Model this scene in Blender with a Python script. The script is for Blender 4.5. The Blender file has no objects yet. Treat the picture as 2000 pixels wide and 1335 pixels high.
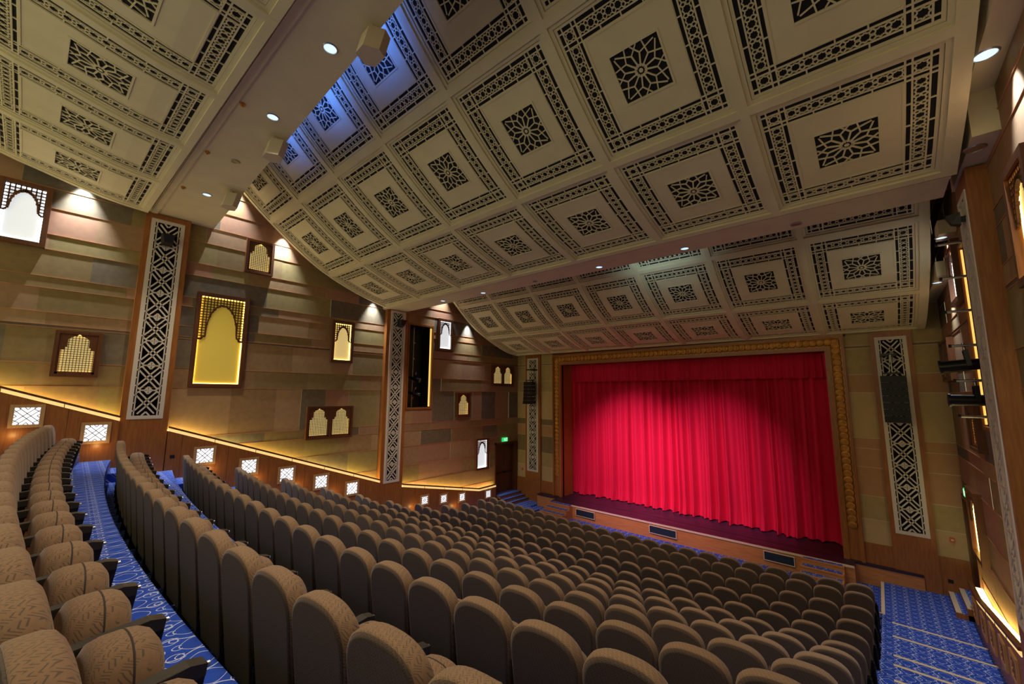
import bpy, math, random
from mathutils import Matrix, Vector
import numpy as np
random.seed(7)
PI = math.pi
S = bpy.context.scene
C = S.collection

# ------------------------------------------------------------------ camera
F_PX = 776.97
pitch, roll, hx = math.radians(7.4248), math.radians(-0.3676), math.radians(-47.639)
ay = hx + PI/2
M0 = np.array([[math.sin(hx+PI), math.cos(hx+PI), 0], [math.sin(ay), math.cos(ay), 0], [0, 0, 1]]).T
cp, sp, cr, sr = math.cos(pitch), math.sin(pitch), math.cos(roll), math.sin(roll)
CM = np.array([[cr,0,-sr],[0,1,0],[sr,0,cr]]) @ np.array([[1,0,0],[0,cp,sp],[0,-sp,cp]]) @ M0
camd = bpy.data.cameras.new('camera'); cam = bpy.data.objects.new('camera', camd); C.objects.link(cam)
camd.sensor_width = 36; camd.lens = F_PX*36/2000; camd.clip_start = .05; camd.clip_end = 200
r_, f_, u_ = CM
cam.matrix_world = Matrix(((r_[0],u_[0],-f_[0],0),(r_[1],u_[1],-f_[1],0),(r_[2],u_[2],-f_[2],0),(0,0,0,1)))
S.camera = cam
S.render.resolution_x, S.render.resolution_y = 2000, 1335   # frame ratio only
def in_view(x, y, z, m=60):
    c = CM @ np.array([x, y, z])
    if c[1] < .05: return False
    px, py = 1000+F_PX*c[0]/c[1], 667.5-F_PX*c[2]/c[1]
    return -m < px < 2000+m and -m < py < 1335+m

# ------------------------------------------------------------------ world, exposure, lights
w = bpy.data.worlds.new('world'); S.world = w; w.use_nodes = True
bg = w.node_tree.nodes['Background']; bg.inputs[0].default_value = (1.0, .88, .50, 1); bg.inputs[1].default_value = .92
S.view_settings.view_transform = 'Standard'; S.view_settings.look = 'None'
S.view_settings.exposure = 0.16; S.view_settings.gamma = 1; S.view_settings.use_curve_mapping = False

def aim(o, tgt):
    d = Vector(tgt)-o.location
    o.rotation_euler = d.to_track_quat('-Z', 'Y').to_euler()
def spot(name, loc, tgt, power, col, size, blend=.5, rad=.05):
    l = bpy.data.lights.new(name, 'SPOT'); l.energy = power; l.color = col; l.spot_size = math.radians(size)
    l.spot_blend = blend; l.shadow_soft_size = rad
    o = bpy.data.objects.new(name, l); C.objects.link(o); o.location = loc; aim(o, tgt); return o
XL, XR, YF = -14.6, 1.5, 16.5
# front-of-house spots on the curtain
for sx, tx, p in ((-11.0, -7.6, 1500), (-3.6, -5.4, 1400), (-7.0, -8.8, 1300)):
    spot('stage_spot', (sx, 9.6, 3.3), (tx, 17.7, -3.7), p*1.7, (1, .5, .85), 42, 1.0, .12)
# house downlights set in the two beams
BEAM1_L = [(-12.08, 1.80), (-7.66, 1.95), (-5.43, 2.02), (-3.2, 1.95), (-1.0, 1.95)]
BEAM2_L = [(-11.61, 8.92), (-9.62, 9.08), (-5.25, 9.22), (-3.05, 9.32)]
for x, y in BEAM1_L: spot('house_light', (x, y, 4.93-.06), (x, y, -5), 380, (1, .80, .62), 104, .9, .08)
for x, y in BEAM2_L: spot('house_light', (x, y, 3.4-.06), (x, y+.4, -5), 380, (1, .80, .62), 106, .8, .08)
# wall washers in the slot between ceiling canopy and side walls
for y, z, p in ((-.3, 5.45, 110), (2.85, 6.75, 130), (4.35, 5.5, 110), (7.75, 3.85, 70), (11.1, 5.0, 100), (12.75, 3.6, 70)):
    spot('wall_washer', (XL+.2, y, z), (XL+.04, y, z-3), p*9, (.84, .9, 1), 60, 1.0, .03)
for y, z, p in ((5.6, 4.0, 70), (7.06, 4.05, 90), (12.3, 3.35, 70), (13.9, 2.7, 60)):
    spot('wall_washer', (XR-.2, y, z), (XR-.04, y, z-3), p*4.5, (.84, .9, 1), 66, 1.0, .03)
# cool light spilling on the canopy behind the first beam
for x, p in ((-10.3, 110), (-8.2, 170), (-6.2, 150)):
    spot('cool_spill', (x, 2.1, 5.85), (x-.1, 3.0, 6.9), p, (.04, .17, 1), 120, 1, .3)
spot('cool_spot', (-4.7, 10.1, 3.9), (-4.7, 11.2, 4.4), 70, (.6, .85, 1), 110, .9, .05)
# warm step lights low on the left wall beside the row ends
for y, z in ((.55,-1.35),(2.9,-2.2),(4.1,-2.65),(5.3,-3.05),(6.5,-3.5),(-.8,-1.0),(9.8,-4.6),(12,-5.0)):
    l_ = bpy.data.lights.new('step_light', 'POINT'); l_.energy = 1.8; l_.color = (1, .62, .2); l_.shadow_soft_size = .04
    o_ = bpy.data.objects.new('step_light', l_); C.objects.link(o_); o_.location = (-14.15, y, z)


# ------------------------------------------------------------------ materials
def mat(name, col, rough=.6, metal=0, emit=None, es=0, sheen=0):
    m = bpy.data.materials.new(name); m.use_nodes = True; b = m.node_tree.nodes['Principled BSDF']
    b.inputs['Base Color'].default_value = (*col, 1); b.inputs['Roughness'].default_value = rough; b.inputs['Metallic'].default_value = metal
    if emit: b.inputs['Emission Color'].default_value = (*emit, 1); b.inputs['Emission Strength'].default_value = es
    if sheen: b.inputs['Sheen Weight'].default_value = sheen
    return m
def N(m, t, **kw):
    n = m.node_tree.nodes.new(t)
    for k, v in kw.items(): setattr(n, k, v)
    return n
def noisy(m, c1, c2, scale=(1,1,1), ns=8, detail=5, bump=0, coord='Object'):
    t = m.node_tree; b = t.nodes['Principled BSDF']
    tc = N(m, 'ShaderNodeTexCoord'); mp = N(m, 'ShaderNodeMapping'); mp.inputs['Scale'].default_value = scale
    no = N(m, 'ShaderNodeTexNoise'); no.inputs['Scale'].default_value = ns; no.inputs['Detail'].default_value = detail
    cr_ = N(m, 'ShaderNodeValToRGB'); cr_.color_ramp.elements[0].position = .3; cr_.color_ramp.elements[1].position = .7
    cr_.color_ramp.elements[0].color = (*c1, 1); cr_.color_ramp.elements[1].color = (*c2, 1)
    L = t.links.new
    L(tc.outputs[coord], mp.inputs[0]); L(mp.outputs[0], no.inputs[0]); L(no.outputs[0], cr_.inputs[0]); L(cr_.outputs[0], b.inputs['Base Color'])
    if bump:
        bp = N(m, 'ShaderNodeBump'); bp.inputs['Strength'].default_value = bump; L(no.outputs[0], bp.inputs['Height']); L(bp.outputs[0], b.inputs['Normal'])
    return m
def wood(name, c1, c2, rough=.38, sc=(14, 14, 1.2)):
    return noisy(mat(name, c1, rough), c1, c2, sc, 2.2, 6)
M = {}
M['cream'] = noisy(mat('cream_plaster', (.6,.5,.33), .75), (.66,.60,.37), (.72,.655,.41), (1,1,1), 2, 3)
M['void'] = mat('dark_void', (.006,.006,.008), .9)
M['wood'] = wood('oak_veneer', (.27,.095,.02), (.39,.145,.03))
M['woodh'] = wood('oak_veneer_horizontal', (.46,.18,.05), (.60,.26,.08), .35, (1.2, 14, 14))
M['dwood'] = wood('dark_wood', (.10,.033,.011), (.16,.055,.018), .4)
M['lwood'] = wood('pale_wood', (.50,.29,.11), (.60,.36,.15), .45)
M['white'] = mat('white_fretwork', (.72,.66,.55), .55)
M['black'] = mat('black_paint', (.005,.005,.0055), .5)
M['bmetal'] = mat('black_metal', (.02,.02,.022), .3, .6)
M['steel'] = mat('steel', (.45,.45,.43), .3, .9)
M['joint'] = mat('copper_joint', (.55,.26,.12), .35, .4)
M['gold'] = noisy(mat('gold_moulding', (.4,.2,.04), .45, .35), (.42,.18,.022), (.68,.32,.05), (1,1,1), 5, 4)
M['stage'] = noisy(mat('stage_floor', (.02,.012,.03), .42), (.016,.01,.024), (.035,.022,.045), (.4,3,1), 3, 4)
M['glow_w'] = mat('lit_panel_white', (.9,.9,.9), .5, 0, (.85,.92,.95), .6)
M['glow_win'] = mat('lit_window_white', (.9,.9,.9), .5, 0, (.95,.97,1.0), 1.2)
M['glow_y'] = mat('lit_panel_amber', (.8,.6,.1), .5, 0, (.62,.46,.06), .22)
M['glow_g'] = mat('lit_panel_gold', (.9,.8,.4), .5, 0, (1,.74,.28), .42)
M['edge_w'] = mat('edge_light_white', (1,1,1), .5, 0, (.8,.9,1), 7)
M['edge_y'] = mat('edge_light_amber', (1,.8,.3), .5, 0, (1,.66,.16), 9)
M['cove'] = mat('cove_strip', (1,.8,.4), .5, 0, (1,.76,.24), 9)
M['lip'] = mat('lit_lip', (1,.8,.4), .5, 0, (1,.68,.22), .75)
M['strip'] = mat('light_strip', (1,.9,.6), .5, 0, (1,.58,.12), 1.0)
M['lens'] = mat('lamp_lens', (.8,.9,1), .2, 0, (.62,.84,1), 1.0)
M['lensoff'] = mat('lamp_lens_dim', (.5,.4,.2), .25, .6)
M['curtain'] = mat('red_velvet', (.66,.0,.042), .85, 0)
M['exit'] = mat('exit_green', (.02,.5,.15), .4, 0, (.03,.7,.2), .8)
M['exitw'] = mat('exit_white', (.9,1,.9), .4, 0, (.6,1,.7), .9)
M['red'] = mat('call_point_red', (.6,.04,.03), .4)
M['vent'] = mat('vent_mesh', (.012,.025,.045), .5)
M['nose'] = mat('stair_nosing', (.72,.60,.42), .5)
M['spk'] = mat('cream_speaker', (.58,.50,.34), .5)
TIL = []
for i, (a, b) in enumerate([((.20,.13,.065),(.25,.165,.085)), ((.235,.15,.09),(.275,.18,.11)), ((.17,.125,.055),(.21,.155,.07)), ((.26,.18,.10),(.31,.21,.12)), ((.115,.095,.065),(.15,.125,.085)),
                            ((.085,.075,.06),(.12,.105,.085)), ((.25,.14,.095),(.29,.165,.11)), ((.19,.155,.065),(.23,.185,.08))]):
    a = (1.4*a[0],1.32*a[1],1.12*a[2]); b = (1.4*b[0],1.32*b[1],1.12*b[2])
    TIL.append(noisy(mat('fabric_tile_%s' % ['brown','tan','olive','sand','grey','slate','rose','moss'][i], a, .8), a, b, (1,1,1), 7, 6, .05))
FTIL = [noisy(mat('front_tile_%s' % n, a, .8), tuple(1.35*q for q in a), tuple(1.35*q for q in b), (1,1,1), 7, 5, .05) for n, a, b in
        (('olive',(.30,.225,.09),(.34,.26,.11)), ('rose',(.34,.19,.09),(.37,.21,.10)), ('sand',(.38,.28,.13),(.42,.31,.15)), ('dark',(.15,.11,.05),(.18,.13,.06)))]
# seat fabric: tan with short slate dashes in a herringbone
def fabric(name, c1, c2, dash):
    m = mat(name, c1, .9, sheen=.15); t = m.node_tree; L = t.links.new; b = t.nodes['Principled BSDF']
    tc = N(m, 'ShaderNodeTexCoord'); sep = N(m, 'ShaderNodeSeparateXYZ'); L(tc.outputs['Object'], sep.inputs[0])
    def mth(op, a, b_=None):
        n = N(m, 'ShaderNodeMath', operation=op)
        for i, v in enumerate((a, b_)):
            if v is None: continue
            if isinstance(v, (int, float)): n.inputs[i].default_value = v
            else: L(v, n.inputs[i])
        return n.outputs[0]
    h = mth('ADD', sep.outputs[2], mth('MULTIPLY', sep.outputs[1], .8))
    zig = mth('PINGPONG', sep.outputs[0], .02)
    v = mth('FRACT', mth('MULTIPLY', mth('ADD', h, mth('MULTIPLY', zig, 1.0)), 66))
    u = mth('FRACT', mth('MULTIPLY', mth('ADD', sep.outputs[0], mth('MULTIPLY', h, .5)), 34))
    k = mth('MULTIPLY', mth('LESS_THAN', v, .30), mth('LESS_THAN', u, .66))
    no = N(m, 'ShaderNodeTexNoise'); no.inputs['Scale'].default_value = 60; L(tc.outputs['Object'], no.inputs[0])
    mx = N(m, 'ShaderNodeMix', data_type='RGBA'); mx.inputs['A'].default_value = (*c1, 1); mx.inputs['B'].default_value = (*c2, 1); L(no.outputs[0], mx.inputs['Factor'])
    m2 = N(m, 'ShaderNodeMix', data_type='RGBA'); L(k, m2.inputs['Factor']); L(mx.outputs['Result'], m2.inputs['A']); m2.inputs['B'].default_value = (*dash, 1)
    L(m2.outputs['Result'], b.inputs['Base Color'])
    bp = N(m, 'ShaderNodeBump'); bp.inputs['Strength'].default_value = .25; L(no.outputs[0], bp.inputs['Height']); L(bp.outputs[0], b.inputs['Normal'])
    return m
M['fab'] = fabric('seat_fabric', (.255,.155,.08), (.195,.12,.062), (.105,.075,.048))
M['fab_shade'] = fabric('seat_back_fabric_shaded', (.105,.066,.042), (.075,.048,.032), (.03,.026,.025))  # rear of the backs; most of the darkness is shade put into the colour
M['armr'] = mat('armrest_plastic', (.03,.027,.022), .4)
M['seam'] = mat('seam_dark', (.03,.02,.015), .8)
def carpet():
    m = mat('patterned_carpet', (.01,.05,.4), .95); t = m.node_tree; L = t.links.new; b = t.nodes['Principled BSDF']
    tc = N(m, 'ShaderNodeTexCoord'); sep = N(m, 'ShaderNodeSeparateXYZ'); L(tc.outputs['Object'], sep.inputs[0])
    def mth(op, a, b_=None):
        n = N(m, 'ShaderNodeMath', operation=op)
        for i, v in enumerate((a, b_)):
            if v is None: continue
            if isinstance(v, (int, float)): n.inputs[i].default_value = v
            else: L(v, n.inputs[i])
        return n.outputs[0]
    P = .24
    p = mth('MULTIPLY', sep.outputs[0], 2*PI/P); q = mth('MULTIPLY', mth('ADD', sep.outputs[1], sep.outputs[2]), 2*PI/P)
    cx, cy_ = mth('COSINE', p), mth('COSINE', q)
    f = mth('ADD', cx, cy_)
    def band(v, lv, w_): return mth('LESS_THAN', mth('ABSOLUTE', mth('SUBTRACT', v, lv)), w_)
    g = mth('ADD', mth('COSINE', mth('MULTIPLY', p, .5)), mth('MULTIPLY', mth('COSINE', q), .32))
    h = mth('ADD', mth('COSINE', mth('MULTIPLY', p, 2)), mth('MULTIPLY', mth('SINE', mth('MULTIPLY', q, 2)), .9))
    k = band(f, .42, .07)
    k = mth('MAXIMUM', k, band(f, -1.35, .07))
    k = mth('MAXIMUM', k, band(g, 0, .06))
    k = mth('MAXIMUM', k, mth('MULTIPLY', band(h, .9, .16), mth('LESS_THAN', cy_, -.2)))
    mx = N(m, 'ShaderNodeMix', data_type='RGBA'); L(k, mx.inputs['Factor']); mx.inputs['B'].default_value = (.52,.60,.80,1)
    no = N(m, 'ShaderNodeTexNoise'); no.inputs['Scale'].default_value = 9; L(tc.outputs['Object'], no.inputs[0])
    m1 = N(m, 'ShaderNodeMix', data_type='RGBA'); m1.inputs['A'].default_value = (.006,.04,.32,1); m1.inputs['B'].default_value = (.012,.078,.54,1); L(no.outputs[0], m1.inputs['Factor'])
    L(m1.outputs['Result'], mx.inputs['A']); L(mx.outputs['Result'], b.inputs['Base Color'])
    return m
M['carpet'] = carpet()

# ------------------------------------------------------------------ mesh helpers
class MB:
    def __init__(s): s.v = []; s.f = []; s.m = []; s.mats = []; s.sm = []
    def mi(s, m):
        if m not in s.mats: s.mats.append(m)
        return s.mats.index(m)
    def face(s, pts, m, sm=False):
        i = len(s.v); s.v += [tuple(p) for p in pts]; s.f.append(tuple(range(i, i+len(pts)))); s.m.append(s.mi(m)); s.sm.append(sm)
    def raw(s, vs, fs, m, sm=False):
        i = len(s.v); s.v += [tuple(p) for p in vs]
        for f in fs: s.f.append(tuple(i+k for k in f)); s.m.append(s.mi(m)); s.sm.append(sm)
    def box(s, a, b, m):
        x0,y0,z0 = a; x1,y1,z1 = b
        vs = [(x,y,z) for x in (x0,x1) for y in (y0,y1) for z in (z0,z1)]
        s.raw(vs, [(0,1,3,2),(4,6,7,5),(0,4,5,1),(2,3,7,6),(0,2,6,4),(1,5,7,3)], m)
    def hexa(s, lo, hi, m):   # two loops of n points
        n = len(lo); vs = list(lo)+list(hi)
        s.raw(vs, [tuple(range(n-1,-1,-1)), tuple(range(n, 2*n))]+[(i,(i+1)%n,n+(i+1)%n,n+i) for i in range(n)], m)
    def tube(s, a, b, r, m, n=10, r2=None):
        a, b = Vector(a), Vector(b); d = (b-a).normalized(); q = d.to_track_quat('Z','Y').to_matrix()
        r2 = r if r2 is None else r2
        lo = [a+q@Vector((r*math.cos(2*PI*i/n), r*math.sin(2*PI*i/n), 0)) for i in range(n)]
        hi = [b+q@Vector((r2*math.cos(2*PI*i/n), r2*math.sin(2*PI*i/n), 0)) for i in range(n)]
        vs = lo+hi
        s.raw(vs, [(i,(i+1)%n,n+(i+1)%n,n+i) for i in range(n)], m, True)
        s.face(lo[::-1], m); s.face(hi, m)
    def mesh(s, name):
        me = bpy.data.meshes.new(name); me.from_pydata(s.v, [], s.f)
        for m in s.mats: me.materials.append(m)
        me.polygons.foreach_set('material_index', s.m); me.polygons.foreach_set('use_smooth', s.sm); me.update(); return me
    def build(s, name, parent=None, label=None, cat=None, group=None, kind=None, loc=None, rot=None, weld=False):
        me = s.mesh(name)
        if weld:
            import bmesh
            bm = bmesh.new(); bm.from_mesh(me); bmesh.ops.remove_doubles(bm, verts=bm.verts, dist=1e-5); bm.to_mesh(me); bm.free()
        o = bpy.data.objects.new(name, me); C.objects.link(o)
        if parent: o.parent = parent
        if loc: o.location = loc
        if rot: o.rotation_euler = rot
        tag(o, label, cat, group, kind); return o
def tag(o, label=None, cat=None, group=None, kind=None):
    if label: o['label'] = label
    if cat: o['category'] = cat
    if group: o['group'] = group
    if kind: o['kind'] = kind
    return o
def empty(name, loc, label, cat, group=None, rz=0):
    o = bpy.data.objects.new(name, None); C.objects.link(o); o.location = loc; o.rotation_euler = (0,0,rz); o.empty_display_size = .2
    return tag(o, label, cat, group)
def copy_tree(o, parent=None):
    c = o.copy(); C.objects.link(c)
    if parent: c.parent = parent
    for ch in list(o.children): copy_tree(ch, c)
    return c
ORD = ['','first','second','third','fourth','fifth','sixth','seventh','eighth','ninth','tenth','eleventh','twelfth','thirteenth']

# flat strap-work builder: segments in 2D -> bars through a mapping function P(u,v,n)
def strap(mb, P, a, b, wd, n0, n1, m, maxl=.35):
    ax, ay_ = a; bx, by = b; L = math.hypot(bx-ax, by-ay_)
    if L < 1e-4: return
    dx, dy = (bx-ax)/L, (by-ay_)/L; nx, ny = -dy*wd/2, dx*wd/2
    k = max(1, int(math.ceil(L/maxl)))
    for i in range(k):
        t0, t1 = i/k, (i+1)/k
        p0 = (ax+(bx-ax)*t0, ay_+(by-ay_)*t0); p1 = (ax+(bx-ax)*t1, ay_+(by-ay_)*t1)
        q = [(p0[0]+nx,p0[1]+ny),(p1[0]+nx,p1[1]+ny),(p1[0]-nx,p1[1]-ny),(p0[0]-nx,p0[1]-ny)]
        T = [P(u,v,n1) for u,v in q]; B = [P(u,v,n0) for u,v in q]
        mb.face(T, m); mb.face([B[0],B[1],T[1],T[0]], m); mb.face([B[2],B[3],T[3],T[2]], m)
def clipseg(a, b, x0, y0, x1, y1):
    t0, t1 = 0, 1; dx, dy = b[0]-a[0], b[1]-a[1]
    for p, q in ((-dx, a[0]-x0), (dx, x1-a[0]), (-dy, a[1]-y0), (dy, y1-a[1])):
        if abs(p) < 1e-12:
            if q < 0: return None
        else:
            r = q/p
            if p < 0: t0 = max(t0, r)
            else: t1 = min(t1, r)
    if t0 >= t1: return None
    return (a[0]+dx*t0, a[1]+dy*t0), (a[0]+dx*t1, a[1]+dy*t1)
def patch(mb, P, u0, v0, u1, v1, n, m, step=.3, side=None):
    k = max(1, int(math.ceil(abs(v1-v0)/step)))
    for i in range(k):
        a, b = v0+(v1-v0)*i/k, v0+(v1-v0)*(i+1)/k
        mb.face([P(u0,a,n),P(u1,a,n),P(u1,b,n),P(u0,b,n)], m)
        if side is not None:
            for u in (u0,u1): mb.face([P(u,a,n),P(u,b,n),P(u,b,side),P(u,a,side)], m)
    if side is not None:
        for v in (v0,v1): mb.face([P(u0,v,n),P(u1,v,n),P(u1,v,side),P(u0,v,side)], m)

# ------------------------------------------------------------------ ceiling canopies
class Canopy:
    def __init__(s, pts, ky, kz=0):
        P = [Vector(p) for p in pts]; out = []
        for i in range(len(P)-1):
            p0, p1, p2, p3 = P[max(i-1,0)], P[i], P[i+1], P[min(i+2,len(P)-1)]
            for j in range(8):
                t = j/8
                out.append(.5*((2*p1)+(p2-p0)*t+(2*p0-5*p1+4*p2-p3)*t*t+(3*p1-p0-3*p2+p3)*t**3))
        out.append(P[-1]); s.p = out; s.a = [0]
        for i in range(1, len(out)): s.a.append(s.a[-1]+(out[i]-out[i-1]).length)
        s.len = s.a[-1]; s.ky = ky; s.kz = kz
    def at(s, d):
        d = min(max(d, 0), s.len-1e-6); i = 0
        while i < len(s.a)-2 and s.a[i+1] < d: i += 1
        t = (d-s.a[i])/(s.a[i+1]-s.a[i]); p = s.p[i].lerp(s.p[i+1], t); j0, j1 = max(i-2,0), min(i+3,len(s.p)-1)
        return p, (s.p[j1]-s.p[j0]).normalized()
    def P(s, x, d, n):      # x world, d arc length from the front, n towards the audience
        ex = min(d, 0) + max(d-s.len, 0)
        p, t = s.at(d); p = p + t*ex
        return (x, p.x - t.y*n + s.ky*(x+14.2), p.y + t.x*n + s.kz*(x+14.2))
X0, CW, NC = -14.2, 2.18, 7
X1 = X0+CW*NC+.06
PR = 2.4
CAN = [('rear', Canopy([(.86,4.90),(.22,4.96),(-.34,5.08),(-1.02,5.26),(-1.64,5.44),(-2.5,5.85),(-3.3,6.4),(-4.0,7.1)], .05), 2, 2.7),
       ('middle', Canopy([(8.12,3.45),(6.93,3.78),(5.75,4.26),(4.84,4.81),(4.0,5.46),(3.37,5.99),(2.77,6.6),(2.25,7.3),(1.95,7.9)], .037), 3, 2.4),
       ('front', Canopy([(15.95,2.12),(15.2,2.24),(14.03,2.66),(12.8,3.28),(11.65,4.22),(10.9,5.0),(10.3,5.8),(9.95,6.5)], .026, -.006), 3, 2.3)]
def star_unit(mb, Q, cx, cy, w, n0, n1, m, horiz):
    pts = []
    for i in range(16):
        r = w*(.44 if i % 2 == 0 else .335); a = PI*i/8
        pts.append((cx+r*math.cos(a), cy+r*math.sin(a)))
    for i in range(16): strap(mb, Q, pts[i], pts[(i+1)%16], .014, n0, n1, m)
    for i in (2,6,10,14):
        a = PI*i/8; e = w*.70
        strap(mb, Q, pts[i], (cx+e*math.cos(a), cy+e*math.sin(a)), .016, n0, n1, m)
    for s_ in (-1,1):
        if horiz: strap(mb, Q, (cx+s_*w*.44,cy), (cx+s_*w*.5,cy), .03, n0, n1, m)
        else: strap(mb, Q, (cx,cy+s_*w*.44), (cx,cy+s_*w*.5), .03, n0, n1, m)
HU = .96      # half width of a pierced panel
def coffer(can, cname, row, PR):
    HV = PR/2-.13
    dc = PR*(row+.5); xc = X0+CW*.5
    o0 = Vector(can.P(xc, dc, 0))
    def Q(u, v, n): return tuple(Vector(can.P(xc+u, dc+v, n))-o0)
    NB, NS = .012, .030
    cr_, vo = M['cream'], M['void']
    body = MB()
    # outer cream margin, raised, with inner step
    e0, e1 = .04, .335     # border band from e0 to e1 inside the edge
    def ring(mb, a, b, n, m, side):
        patch(mb, Q, -HU+a, -HV+a, HU-a, -HV+b, n, m, .3, side); patch(mb, Q, -HU+a, HV-b, HU-a, HV-a, n, m, .3, side)
        patch(mb, Q, -HU+a, -HV+b, -HU+b, HV-b, n, m, .3, side); patch(mb, Q, HU-b, -HV+b, HU-a, HV-b, n, m, .3, side)
    ring(body, 0, e0, NS, cr_, 0)
    RS = .355
    ring(body, e1, min(HU,HV)-RS if False else e1+.03, NS+.008, cr_, NB)
    # field around the rosette
    for (a,b,c,d) in ((-HU+e1+.03,-HV+e1+.03,HU-e1-.03,-RS-.03),(-HU+e1+.03,RS+.03,HU-e1-.03,HV-e1-.03),(-HU+e1+.03,-RS-.03,-RS-.03,RS+.03),(RS+.03,-RS-.03,HU-e1-.03,RS+.03)):
        patch(body, Q, a, b, c, d, NS, cr_, .3, NB)
    for (a,b,c,d) in ((-RS-.03,-RS-.03,RS+.03,-RS),(-RS-.03,RS,RS+.03,RS+.03),(-RS-.03,-RS,-RS,RS),(RS,-RS,RS+.03,RS)):
        patch(body, Q, a, b, c, d, NS+.01, cr_, .3, NB)
    patch(body, Q, -HU+.01, -HV+.01, HU-.01, HV-.01, NB, vo)
    fr = MB()
    q0, q1 = e0+.066, e1-.066       # straps framing the star band
    for e in (q0, q1):
        for s_ in (-1,1):
            strap(fr, Q, (-HU+e0, s_*(HV-e)), (HU-e0, s_*(HV-e)), .02, NB, NS, cr_)
            strap(fr, Q, (s_*(HU-e), -HV+e0), (s_*(HU-e), HV-e0), .02, NB, NS, cr_)
    for s_ in (-1,1):   # inner closing lines through the corners
        strap(fr, Q, (-HU+e0, s_*(HV-e1)), (HU-e0, s_*(HV-e1)), .02, NB, NS, cr_)
        strap(fr, Q, (s_*(HU-e1), -HV+e0), (s_*(HU-e1), HV-e0), .02, NB, NS, cr_)
    qm = (q0+q1)/2; w = q1-q0-.01
    for sx in (-1,1):
        for sy in (-1,1): star_unit(fr, Q, sx*(HU-qm), sy*(HV-qm), w, NB, NS, cr_, True)
    for half, horiz in ((HU-e1, True), (HV-e1, False)):
        n = max(1, int(round(2*half/(w*.86)))); st = 2*half/n
        for s_ in (-1,1):
            for i in range(n):
                t = -half+st*(i+.5)
                c = (t, s_*(HV-qm)) if horiz else (s_*(HU-qm), t)
                star_unit(fr, Q, c[0], c[1], w*.9, NB, NS, cr_, horiz)
            for i in range(1, 4):
                t = -half+2*half*i/4
                for ea, eb in ((e0, q0), (q1, e1)):
                    if horiz: strap(fr, Q, (t, s_*(HV-ea)), (t, s_*(HV-eb)), .018, NB, NS, cr_)
                    else: strap(fr, Q, (s_*(HU-ea), t), (s_*(HU-eb), t), .018, NB, NS, cr_)
    ro = MB()
    def pc(r, a): return (r*RS*math.cos(math.radians(a)), r*RS*math.sin(math.radians(a)))
    for k in range(12):
        a = 30*k
        strap(ro, Q, pc(.15,a+15), pc(.66,a+15), .021, NB, NS, cr_)
        strap(ro, Q, pc(.15,a+15), pc(.26,a), .012, NB, NS, cr_); strap(ro, Q, pc(.15,a+15), pc(.26,a+30), .012, NB, NS, cr_)
        for sg in (-1,1):
            A, B = pc(.66, a+15), pc(.84, a+15+15*sg)
            E = (A[0]+(B[0]-A[0])*2.6, A[1]+(B[1]-A[1])*2.6)
            c = clipseg(A, E, -RS, -RS, RS, RS)
            if c: strap(ro, Q, c[0], c[1], .018, NB, NS, cr_)
    for k in range(12):
        a, b = pc(.09, 30*k), pc(.09, 30*k+30); ro.face([Q(0,0,NS), Q(*a,NS), Q(*b,NS)], cr_)
    where = {'rear': 'rear ceiling canopy', 'middle': 'middle ceiling canopy', 'front': 'front ceiling canopy'}[cname]
    rown = ['lowest', 'second', 'third'][row]
    root = body.build('ceiling_panel', loc=tuple(o0))
    fr.build('border_fretwork', root); ro.build('rosette_fretwork', root)
    for c in range(NC):
        o = root if c == 0 else copy_tree(root)
        o.location = can.P(xc+CW*c, dc, 0)
        tag(o, 'cream pierced square panel, %s from left in %s row of the %s' % (ORD[c+1], rown, where), 'ceiling panel', group='pierced panels of the %s' % where)
for cname, can, rows, PR in CAN:
    mb = MB(); L = rows*PR; cr_ = M['cream']
    n = 40
    for i in range(n):      # slab
        a, b = -.06+(L+.12)*i/n, -.06+(L+.12)*(i+1)/n
        for nn in (0, -.28): mb.face([can.P(X0-.05,a,nn), can.P(X1+.05,a,nn), can.P(X1+.05,b,nn), can.P(X0-.05,b,nn)], cr_)
        for x in (X0-.05, X1+.05): mb.face([can.P(x,a,0), can.P(x,b,0), can.P(x,b,-.28), can.P(x,a,-.28)], cr_)
    for d in (-.06, L+.06): mb.face([can.P(X0-.05,d,0), can.P(X1+.05,d,0), can.P(X1+.05,d,-.28), can.P(X0-.05,d,-.28)], cr_)
    for wd, nn in ((.25, .05), (.13, .085)):
        for c in range(NC+1):
            x = X0+CW*c; lo, hi = x-wd/2, x+wd/2
            if c == 0: lo = X0-.05
            if c == NC: hi = X1+.05
            patch(mb, can.P, lo, -.06, hi, L+.06, nn, cr_, .3, 0)
        for r in range(rows+1):
            d = PR*r; lo, hi = d-wd/2, d+wd/2
            if r == 0: lo = -.06
            patch(mb, can.P, X0-.05, lo, X1+.05, hi, nn-.002, cr_, .3, 0)
    mb.build('ceiling_canopy', label='curved cream coffered canopy, the %s' % {'rear':'rear one at upper left','middle':'large one in the middle','front':'front one above the stage'}[cname], cat='ceiling', kind='structure')
    for r in range(rows): coffer(can, cname, r, PR)

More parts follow.
